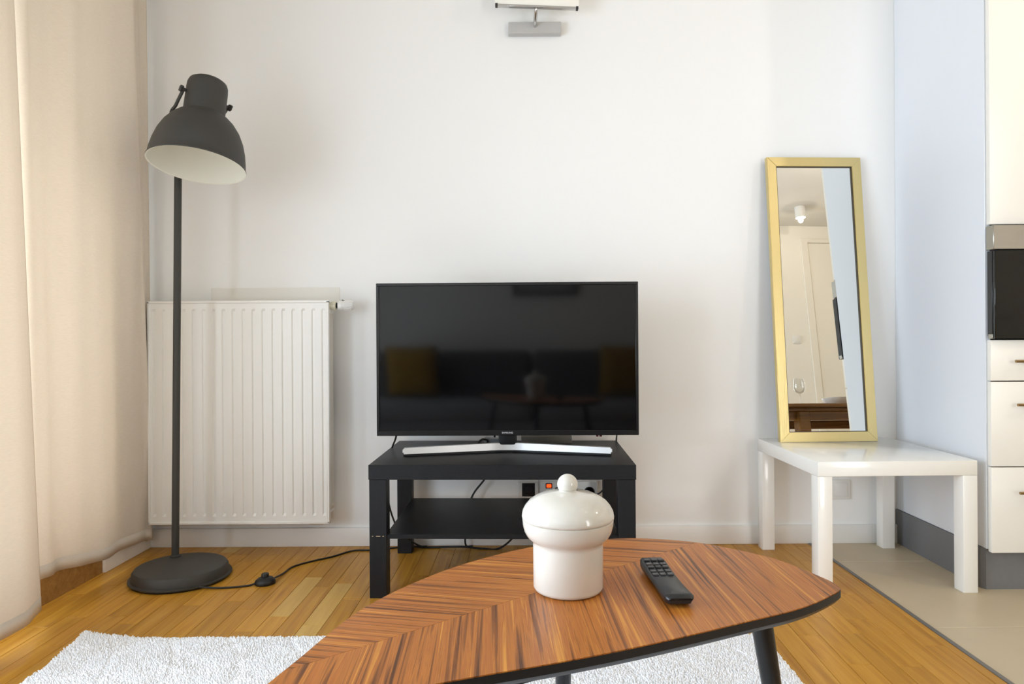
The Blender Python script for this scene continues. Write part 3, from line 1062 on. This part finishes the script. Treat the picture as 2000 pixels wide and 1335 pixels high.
def front(name, za, zb, hz=None, hx=0.073):
    d = B(name, 'cabinet_gloss', kc, 0.004, 0.597, 0.0, 0.020, za, zb, 0.0025, 2)
    if hz:
        hb = MB()
        hb.tube([(hx, -0.026, hz), (hx + 0.44, -0.026, hz)], 0.0050, 12, False)
        for q in (0.045, 0.395):
            hb.tube([(hx + q, 0.002, hz), (hx + q, -0.026, hz)], 0.0040, 10, False)
        hb.build('handle', 'handle_bronze', d, 40)
    return d


front('drawer', 0.134, 0.4245, 0.343, 0.082)
front('drawer', 0.4285, 0.716, 0.640, 0.076)
front('drawer', 0.720, 0.859, 0.787, 0.070)
front('door', 1.252, 2.45)
ov = thing('oven', 'black glass built-in oven with steel control strip in the tall cabinet', 'oven', (1.625, 2.378, 0))
B('body', 'oven_dark', ov, 0.020, 0.580, 0.022, 0.50, 0.866, 1.246)
cpn = MB().box(0.003, 0.597, -0.018, 0.021, 1.165, 1.2475, 0.002, 1).build('control_panel', 'steel', ov, 40)
for q in (0.17, 0.43):
    MB().lathe([(0, 0), (0.021, 0), (0.019, 0.022), (0, 0.023)], 28, Matrix.Translation((q, -0.018, 1.206)) @ Matrix.Rotation(PI / 2, 4, 'X')).build('dial', 'steel', cpn, 40)
od = MB().box(0.003, 0.597, -0.024, -0.012, 0.863, 1.161, 0.0015, 1).build('door', 'oven_black', ov, 40)
B('door_core', 'oven_dark', ov, 0.001, 0.599, -0.013, 0.012, 0.872, 1.161, 0.001, 1)
B('hinge_cap', 'steel', od, 0.0005, 0.010, -0.014, 0.008, 0.863, 0.879, 0.001, 1)
hb = MB()
hb.tube([(0.13, -0.06, 1.128), (0.47, -0.06, 1.128)], 0.008, 14, False)
for q in (0.16, 0.44):
    hb.tube([(q, -0.02, 1.128), (q, -0.06, 1.128)], 0.006, 10, False)
hb.build('handle', 'steel', od, 40)

# ================================================================== COFFEE TABLE
ct = thing('coffee_table', 'leaf-shaped walnut coffee table with black edge and slanted black legs', 'coffee table', (0.1, 0.98, 0))
TZ = 0.51
ctrl = [(-0.268, 0.655), (-0.277, 0.70), (-0.2525, 0.80), (-0.206, 0.962), (-0.1227, 1.097), (-0.030, 1.190), (0.050, 1.243), (0.130, 1.272), (0.214, 1.283), (0.29, 1.270),
        (0.355, 1.238), (0.431, 1.165), (0.468, 1.085), (0.4805, 1.032), (0.462, 1.004), (0.392, 0.951), (0.297, 0.904), (0.171, 0.845), (0.063, 0.801), (-0.105, 0.740), (-0.215, 0.675), (-0.252, 0.648)]
cl = [Vector((a - 0.1, b - 0.98, 0)) for a, b in ctrl]
ext = cl[-3:] + cl + cl[:3]
cm = catmull(ext, 6)
outl = [(p.x, p.y) for p in cm[18:18 + 6 * len(cl)]]
ar = sum(outl[i][0] * outl[(i + 1) % len(outl)][1] - outl[(i + 1) % len(outl)][0] * outl[i][1] for i in range(len(outl)))
if ar < 0: outl.reverse()
cxm = sum(p[0] for p in outl) / len(outl)
cym = sum(p[1] for p in outl) / len(outl)


def inset(poly, d):
    n = len(poly)
    o = []
    for i in range(n):
        a, b = Vector(poly[i - 1]), Vector(poly[(i + 1) % n])
        t = (b - a).normalized()
        o.append((poly[i][0] - t.y * d, poly[i][1] + t.x * d))
    return o


core = bmesh.new()
lev = [(0.000, TZ - 0.0015), (0.000, TZ - 0.0115), (0.006, TZ - 0.019), (0.020, TZ - 0.025), (0.045, TZ - 0.028)]
rg = []
for d, z in lev:
    rg.append([core.verts.new((x, y, z)) for x, y in inset(outl, d)])
core.faces.new(rg[0])
for a, b in zip(rg, rg[1:]):
    for i in range(len(outl)):
        j = (i + 1) % len(outl)
        core.faces.new((a[j], a[i], b[i], b[j]))
core.faces.new(rg[-1][::-1])
bmesh.ops.recalc_face_normals(core, faces=core.faces)
me = bpy.data.meshes.new('tabletop')
core.to_mesh(me)
core.free()
link_mesh('tabletop', me, 'table_edge', ct, 30)
# two veneer fields meeting at the midrib: n.x*x+n.y*y = c
ma = math.radians(39.0)
dn = (-math.sin(ma), math.cos(ma))
mc = dn[0] * (0.0 - 0.1) + dn[1] * (0.988 - 0.98)
near = clip(inset(outl, 0.0008), dn[0], dn[1], mc - 0.0002)
far = clip(inset(outl, 0.0008), -dn[0], -dn[1], -mc - 0.0002)
for k, (pg_, ang) in enumerate(((near, 0.03), (far, 2 * ma - PI + 0.0))):
    cx = sum(p[0] for p in pg_) / len(pg_)
    cy = sum(p[1] for p in pg_) / len(pg_)
    # object is turned so that its local Y runs along the grain
    ang = ang if k == 0 else (2 * ma - PI / 2) - PI / 2
    ca_, sa_ = math.cos(-ang), math.sin(-ang)
    lp_ = [((x - cx) * ca_ - (y - cy) * sa_, (x - cx) * sa_ + (y - cy) * ca_) for x, y in pg_]
    vn = MB().prism(lp_, 0, 0.0016).build('veneer', 'veneer', ct)
    vn.location = (cx, cy, TZ - 0.0016)
    vn.rotation_euler = (0, 0, ang)
for (tx, ty), (bx, by) in (((0.365, 1.045), (0.445, 1.075)), ((0.082, 1.165), (0.088, 1.255)), ((-0.17, 0.82), (-0.26, 0.77))):
    lg = MB()
    lg.tube([(tx - 0.1, ty - 0.98, TZ - 0.022), (bx - 0.1, by - 0.98, 0.0255)], 0.0165, 24, False, taper=0.0095)
    lg.build('leg', 'leg_black', ct, 40)

# ================================================================== JAR
jar = thing('ceramic_jar', 'glossy cream ceramic jar with a domed knob lid on the coffee table', 'jar', (0.0803, 1.028, TZ + 0.0003))
body = [(0, 0), (0.046, 0), (0.0495, 0.002), (0.0512, 0.006), (0.0514, 0.066), (0.0516, 0.071), (0.0548, 0.074), (0.0598, 0.0785), (0.0640, 0.086), (0.0662, 0.095), (0.0668, 0.1025), (0.0655, 0.1035), (0.062, 0.1035), (0.060, 0.095), (0.05, 0.075), (0.048, 0.01), (0, 0.008)]
MB().lathe(body, 96).build('body', 'ceramic', jar, 50)
lid = [(0.060, 0.1030), (0.0662, 0.1040), (0.0674, 0.1055), (0.0676, 0.1085), (0.0662, 0.1155), (0.0625, 0.1225), (0.0562, 0.1298), (0.0475, 0.1355), (0.0380, 0.1395), (0.0270, 0.1420), (0.0180, 0.1430), (0.0145, 0.1440)]
ld = MB().lathe(lid, 96).build('lid', 'ceramic', jar, 50)
kn = [(0.0185, 0.1426), (0.0132, 0.1440), (0.0125, 0.1455)]
kc_, kr = 0.1535, 0.0152
for k in range(14):
    a = -0.55 + (PI / 2 + 0.55) * k / 13
    kn.append((kr * math.cos(a), kc_ + kr * math.sin(a)))
kn[-1] = (0, kc_ + kr)
MB().lathe(kn, 48).build('knob', 'ceramic', ld, 60)

# ================================================================== REMOTE
rm = thing('remote_control', 'black remote control with rubber buttons lying on the coffee table', 'remote control', (0.2235, 1.030, TZ + 0.0002), 0.055)
L, W = 0.158, 0.0205
bm = bmesh.new()
rings = []
N = 40
for i in range(N + 1):
    t = i / N
    y = -L / 2 + L * t
    zt = 0.0175 - 0.004 * math.sin(PI * t) + 0.002 * t - 0.0035 * max(0, (0.05 - t) / 0.05)
    zb = 0.0002 + 0.0045 * math.sin(PI * min(1, t * 1.0)) * 0.6 + (0.006 * max(0, (t - 0.85) / 0.15)) + 0.006 * max(0, (0.12 - t) / 0.12)
    e = 1 - 0.22 * max(0, (0.06 - t) / 0.06) ** 1.5 - 0.12 * max(0, (t - 0.94) / 0.06)
    ww = W * e
    prof = [(-ww * 0.80, zb), (-ww, zb + 0.006), (-ww, zt - 0.003), (-ww + 0.003, zt), (ww - 0.003, zt), (ww, zt - 0.003), (ww, zb + 0.006), (ww * 0.80, zb)]
    rings.append([bm.verts.new((x, y, z)) for x, z in prof])
for a, b in zip(rings, rings[1:]):
    for k in range(8):
        bm.faces.new((a[k], a[(k + 1) % 8], b[(k + 1) % 8], b[k]))
bm.faces.new(rings[0])
bm.faces.new(rings[-1][::-1])
bmesh.ops.recalc_face_normals(bm, faces=bm.faces)
me = bpy.data.meshes.new('body')
bm.to_mesh(me)
bm.free()
link_mesh('body', me, 'remote_body', rm, 50)
b0 = None
for r_ in range(5):
    for c_ in range(3):
        y = 0.013 + r_ * 0.0132
        t = (y + L / 2) / L
        zt = 0.0175 - 0.004 * math.sin(PI * t) + 0.002 * t
        if b0 is None:
            b0 = MB().box(-0.0046, 0.0046, -0.0046, 0.0046, 0, 0.0026, 0.0008, 1).build('button', 'remote_button', rm)
            o = b0
        else:
            o = b0.copy()
            COL.objects.link(o)
        o.location = ((c_ - 1) * 0.0112, y, zt - 0.0008)
        if r_ in (2, 4):
            o.scale = (1, 0.7, 1.4)
text('brand_lettering', 'SAMSUNG', 0.0040, 'remote_print', rm, Matrix.Translation((0.0, -0.064, 0.0165)) @ Matrix.Rotation(0.07, 4, 'X'))['label'] = 'faint grey lettering on the lower end'

# ================================================================== BEHIND THE CAMERA (seen in screen and mirror)
sofa = thing('sofa', 'dark grey sofa with pale seat, reflected in the television screen', 'sofa', (0.0, -0.24, 0))
B('base', 'sofa_seat', sofa, -1.25, 1.35, -0.42, 0.42, 0.10, 0.27, 0.02, 3)
for x0 in (-1.24, 0.06):
    B('seat_cushion', 'sofa_seat', sofa, x0, x0 + 1.28, -0.22, 0.43, 0.27, 0.40, 0.035, 4)
for x0 in (-1.24, 0.06):
    B('back_cushion', 'sofa_grey', sofa, x0, x0 + 1.28, -0.42, -0.235, 0.30, 0.765, 0.05, 4)
for x in (-1.15, 1.25):
    for y in (-0.35, 0.35):
        MB().tube([(x, y, 0), (x, y, 0.11)], 0.02, 16, False).build('leg', 'leg_black', sofa, 40)


def cushion(name, label, loc, rx, rz, s):
    bm = bmesh.new()
    n = 14
    for sg in (1, -1):
        g = []
        for j in range(n + 1):
            row = []
            for i in range(n + 1):
                u, v_ = -1 + 2 * i / n, -1 + 2 * j / n
                th = 0.075 * ((1 - u ** 4) * (1 - v_ ** 4)) ** 0.5
                k = 1 - 0.07 * (1 - abs(u)) * 0 - 0.06 * (abs(v_) ** 2) * (1 - abs(u) ** 2) - 0.06 * (abs(u) ** 2) * (1 - abs(v_) ** 2)
                row.append(bm.verts.new((u * s * k, sg * th, v_ * s * k)))
            g.append(row)
        for j in range(n):
            for i in range(n):
                f = (g[j][i], g[j][i + 1], g[j + 1][i + 1], g[j + 1][i])
                bm.faces.new(f if sg < 0 else f[::-1])
    bmesh.ops.remove_doubles(bm, verts=bm.verts, dist=0.0005)
    bmesh.ops.recalc_face_normals(bm, faces=bm.faces)
    me = bpy.data.meshes.new(name)
    bm.to_mesh(me)
    bm.free()
    o = link_mesh(name, me, 'mustard', None, 180)
    o.location = loc
    o.rotation_euler = (rx, 0, rz)
    return tag(o, label, 'cushion', 'mustard sofa cushions')


cushion('cushion', 'mustard cushion at the left in the television reflection', (-0.90, -0.335, 0.605), -0.22, 0.1, 0.21)
cushion('cushion', 'mustard cushion at the right in the television reflection', (0.78, -0.335, 0.605), -0.22, -0.08, 0.21)
pf = thing('picture_frame', 'black framed picture on the wall, reflected in the television', 'picture', (0.155, YR, 1.22))
for a in ((-0.27, -0.24, 0, 0.6), (0.24, 0.27, 0, 0.6), (-0.25, 0.25, 0, 0.03), (-0.25, 0.25, 0.57, 0.6)):
    B('frame_bar', 'frame_black', pf, a[0], a[1], 0.0, 0.025, a[2], a[3], 0.002, 1)
B('print', 'paper', pf, -0.25, 0.25, 0.0, 0.012, 0.02, 0.58)

dr = struct(thing('door_1', 'tall cream door in the wall, seen in the mirror', None), 'tall cream door in the wall, seen in the mirror')
dx0 = 3.17
MB().box(dx0, dx0 + 0.07, YR, YR + 0.02, 0, 2.585, 0.003, 1).build('door_frame', 'door_cream', dr)
MB().box(dx0 + 0.75, dx0 + 0.82, YR, YR + 0.02, 0, 2.585, 0.003, 1).build('door_frame', 'door_cream', dr)
MB().box(dx0 + 0.07, dx0 + 0.75, YR, YR + 0.02, 2.545, 2.585, 0.003, 1).build('door_frame', 'door_cream', dr)
lf = MB().box(dx0 + 0.076, dx0 + 0.746, YR, YR + 0.012, 0.004, 2.54, 0.002, 1).build('door_leaf', 'door_cream', dr)
MB().tube([(dx0 + 0.67, YR + 0.01, 1.0), (dx0 + 0.67, YR + 0.05, 1.0), (dx0 + 0.58, YR + 0.052, 1.0)], 0.008, 12, False).build('door_handle', 'steel', lf, 40)
swt = thing('light_switch', 'small white light switch beside the door in the mirror', 'switch', (3.04, YR, 1.58))
B('plate', 'plastic_white', swt, -0.04, 0.04, 0, 0.009, -0.04, 0.04, 0.003, 2)
B('rocker', 'plastic_white', swt, -0.028, 0.028, 0.006, 0.013, -0.028, 0.028, 0.003, 2)

dt = thing('dining_table', 'dark walnut dining table, its edge seen in the mirror', 'dining table', (2.56, 0.75, 0))
tt = MB()
tt.prism([(-0.72, 0.52), (-0.78, 0.44), (-0.78, -0.44), (-0.72, -0.52), (0.72, -0.52), (0.78, -0.44), (0.78, 0.44), (0.72, 0.52)], 0.742, 0.766, 0.006)
tt.build('tabletop', 'walnut_dark', dt)
B('edge_band', 'walnut_dark', dt, -0.73, 0.73, -0.47, 0.47, 0.722, 0.742, 0.004, 1)
for y in (-0.44, 0.40):
    B('apron', 'walnut_dark', dt, -0.66, 0.66, y, y + 0.03, 0.665, 0.722, 0.003, 1)
for x in (-0.69, 0.66):
    B('apron', 'walnut_dark', dt, x, x + 0.03, -0.40, 0.40, 0.665, 0.722, 0.003, 1)
for x in (-0.57, 0.61):
    for y in (-0.455, 0.385):
        B('leg', 'walnut_dark', dt, x, x + 0.075, y, y + 0.08, 0, 0.722, 0.005, 1)
wg = thing('wine_glass', 'clear stemmed wine glass on the dining table, seen in the mirror', 'glass', (2.07, 1.10, 0.7662))
MB().lathe([(0, 0.0), (0.034, 0.0), (0.034, 0.0015), (0.008, 0.004), (0.0038, 0.010), (0.0036, 0.075), (0.012, 0.083)], 32).build('stem', 'wine_glass', wg, 50)
MB().lathe([(0.004, 0.081), (0.022, 0.088), (0.034, 0.104), (0.038, 0.125), (0.034, 0.158), (0.029, 0.182), (0.0282, 0.182), (0.033, 0.158), (0.037, 0.125), (0.033, 0.105), (0.021, 0.0895), (0, 0.083)], 36).build('bowl', 'wine_glass', wg, 50)
pt = MB().lathe([(0, 0.0), (0.045, 0.0), (0.048, 0.006), (0.085, 0.030), (0.098, 0.058), (0.0955, 0.0585), (0.082, 0.033), (0.045, 0.010), (0, 0.008)], 48).build('bowl', 'plate_white', None, 40)
pt.location = (2.37, 1.02, 0.7662)
tag(pt, 'white bowl on the dining table, beside the wine glass in the mirror', 'bowl')


# ceiling spots: warm lamps
def spot(x, y, power, label, rad=0.045, lamp=True):
    t = thing('ceiling_spotlight', label, 'ceiling light', (x, y, CEIL), 0, 'white cylinder ceiling spots')
    cy = MB()
    cy.lathe([(0.0, -0.001), (0.045, -0.001), (0.045, -0.105), (0.041, -0.105), (0.038, -0.096), (0.0, -0.096)], 32)
    cy.build('housing', 'plastic_white', t, 40)
    MB().lathe([(0.0, -0.0975), (0.037, -0.0975)], 32).build('lens', 'spot_lens', t)
    l = bpy.data.lights.new('spot_lamp', 'POINT')
    l.energy = power
    l.color = (1.0, 0.88, 0.74)
    l.shadow_soft_size = rad
    o = bpy.data.objects.new('spot_lamp', l)
    COL.objects.link(o)
    o.parent = t
    o.location = (0, 0, -0.105 - rad - 0.004)
    return t


spot(2.94, -0.24, 2, 'white ceiling spot shining in the mirror, near the cream door', 0.02)
spot(2.75, 1.15, 26, 'white ceiling spot above the far end of the dining table', 0.045)
spot(1.35, 0.60, 1, 'white ceiling spot between the sofa and the dining table', 0.07)
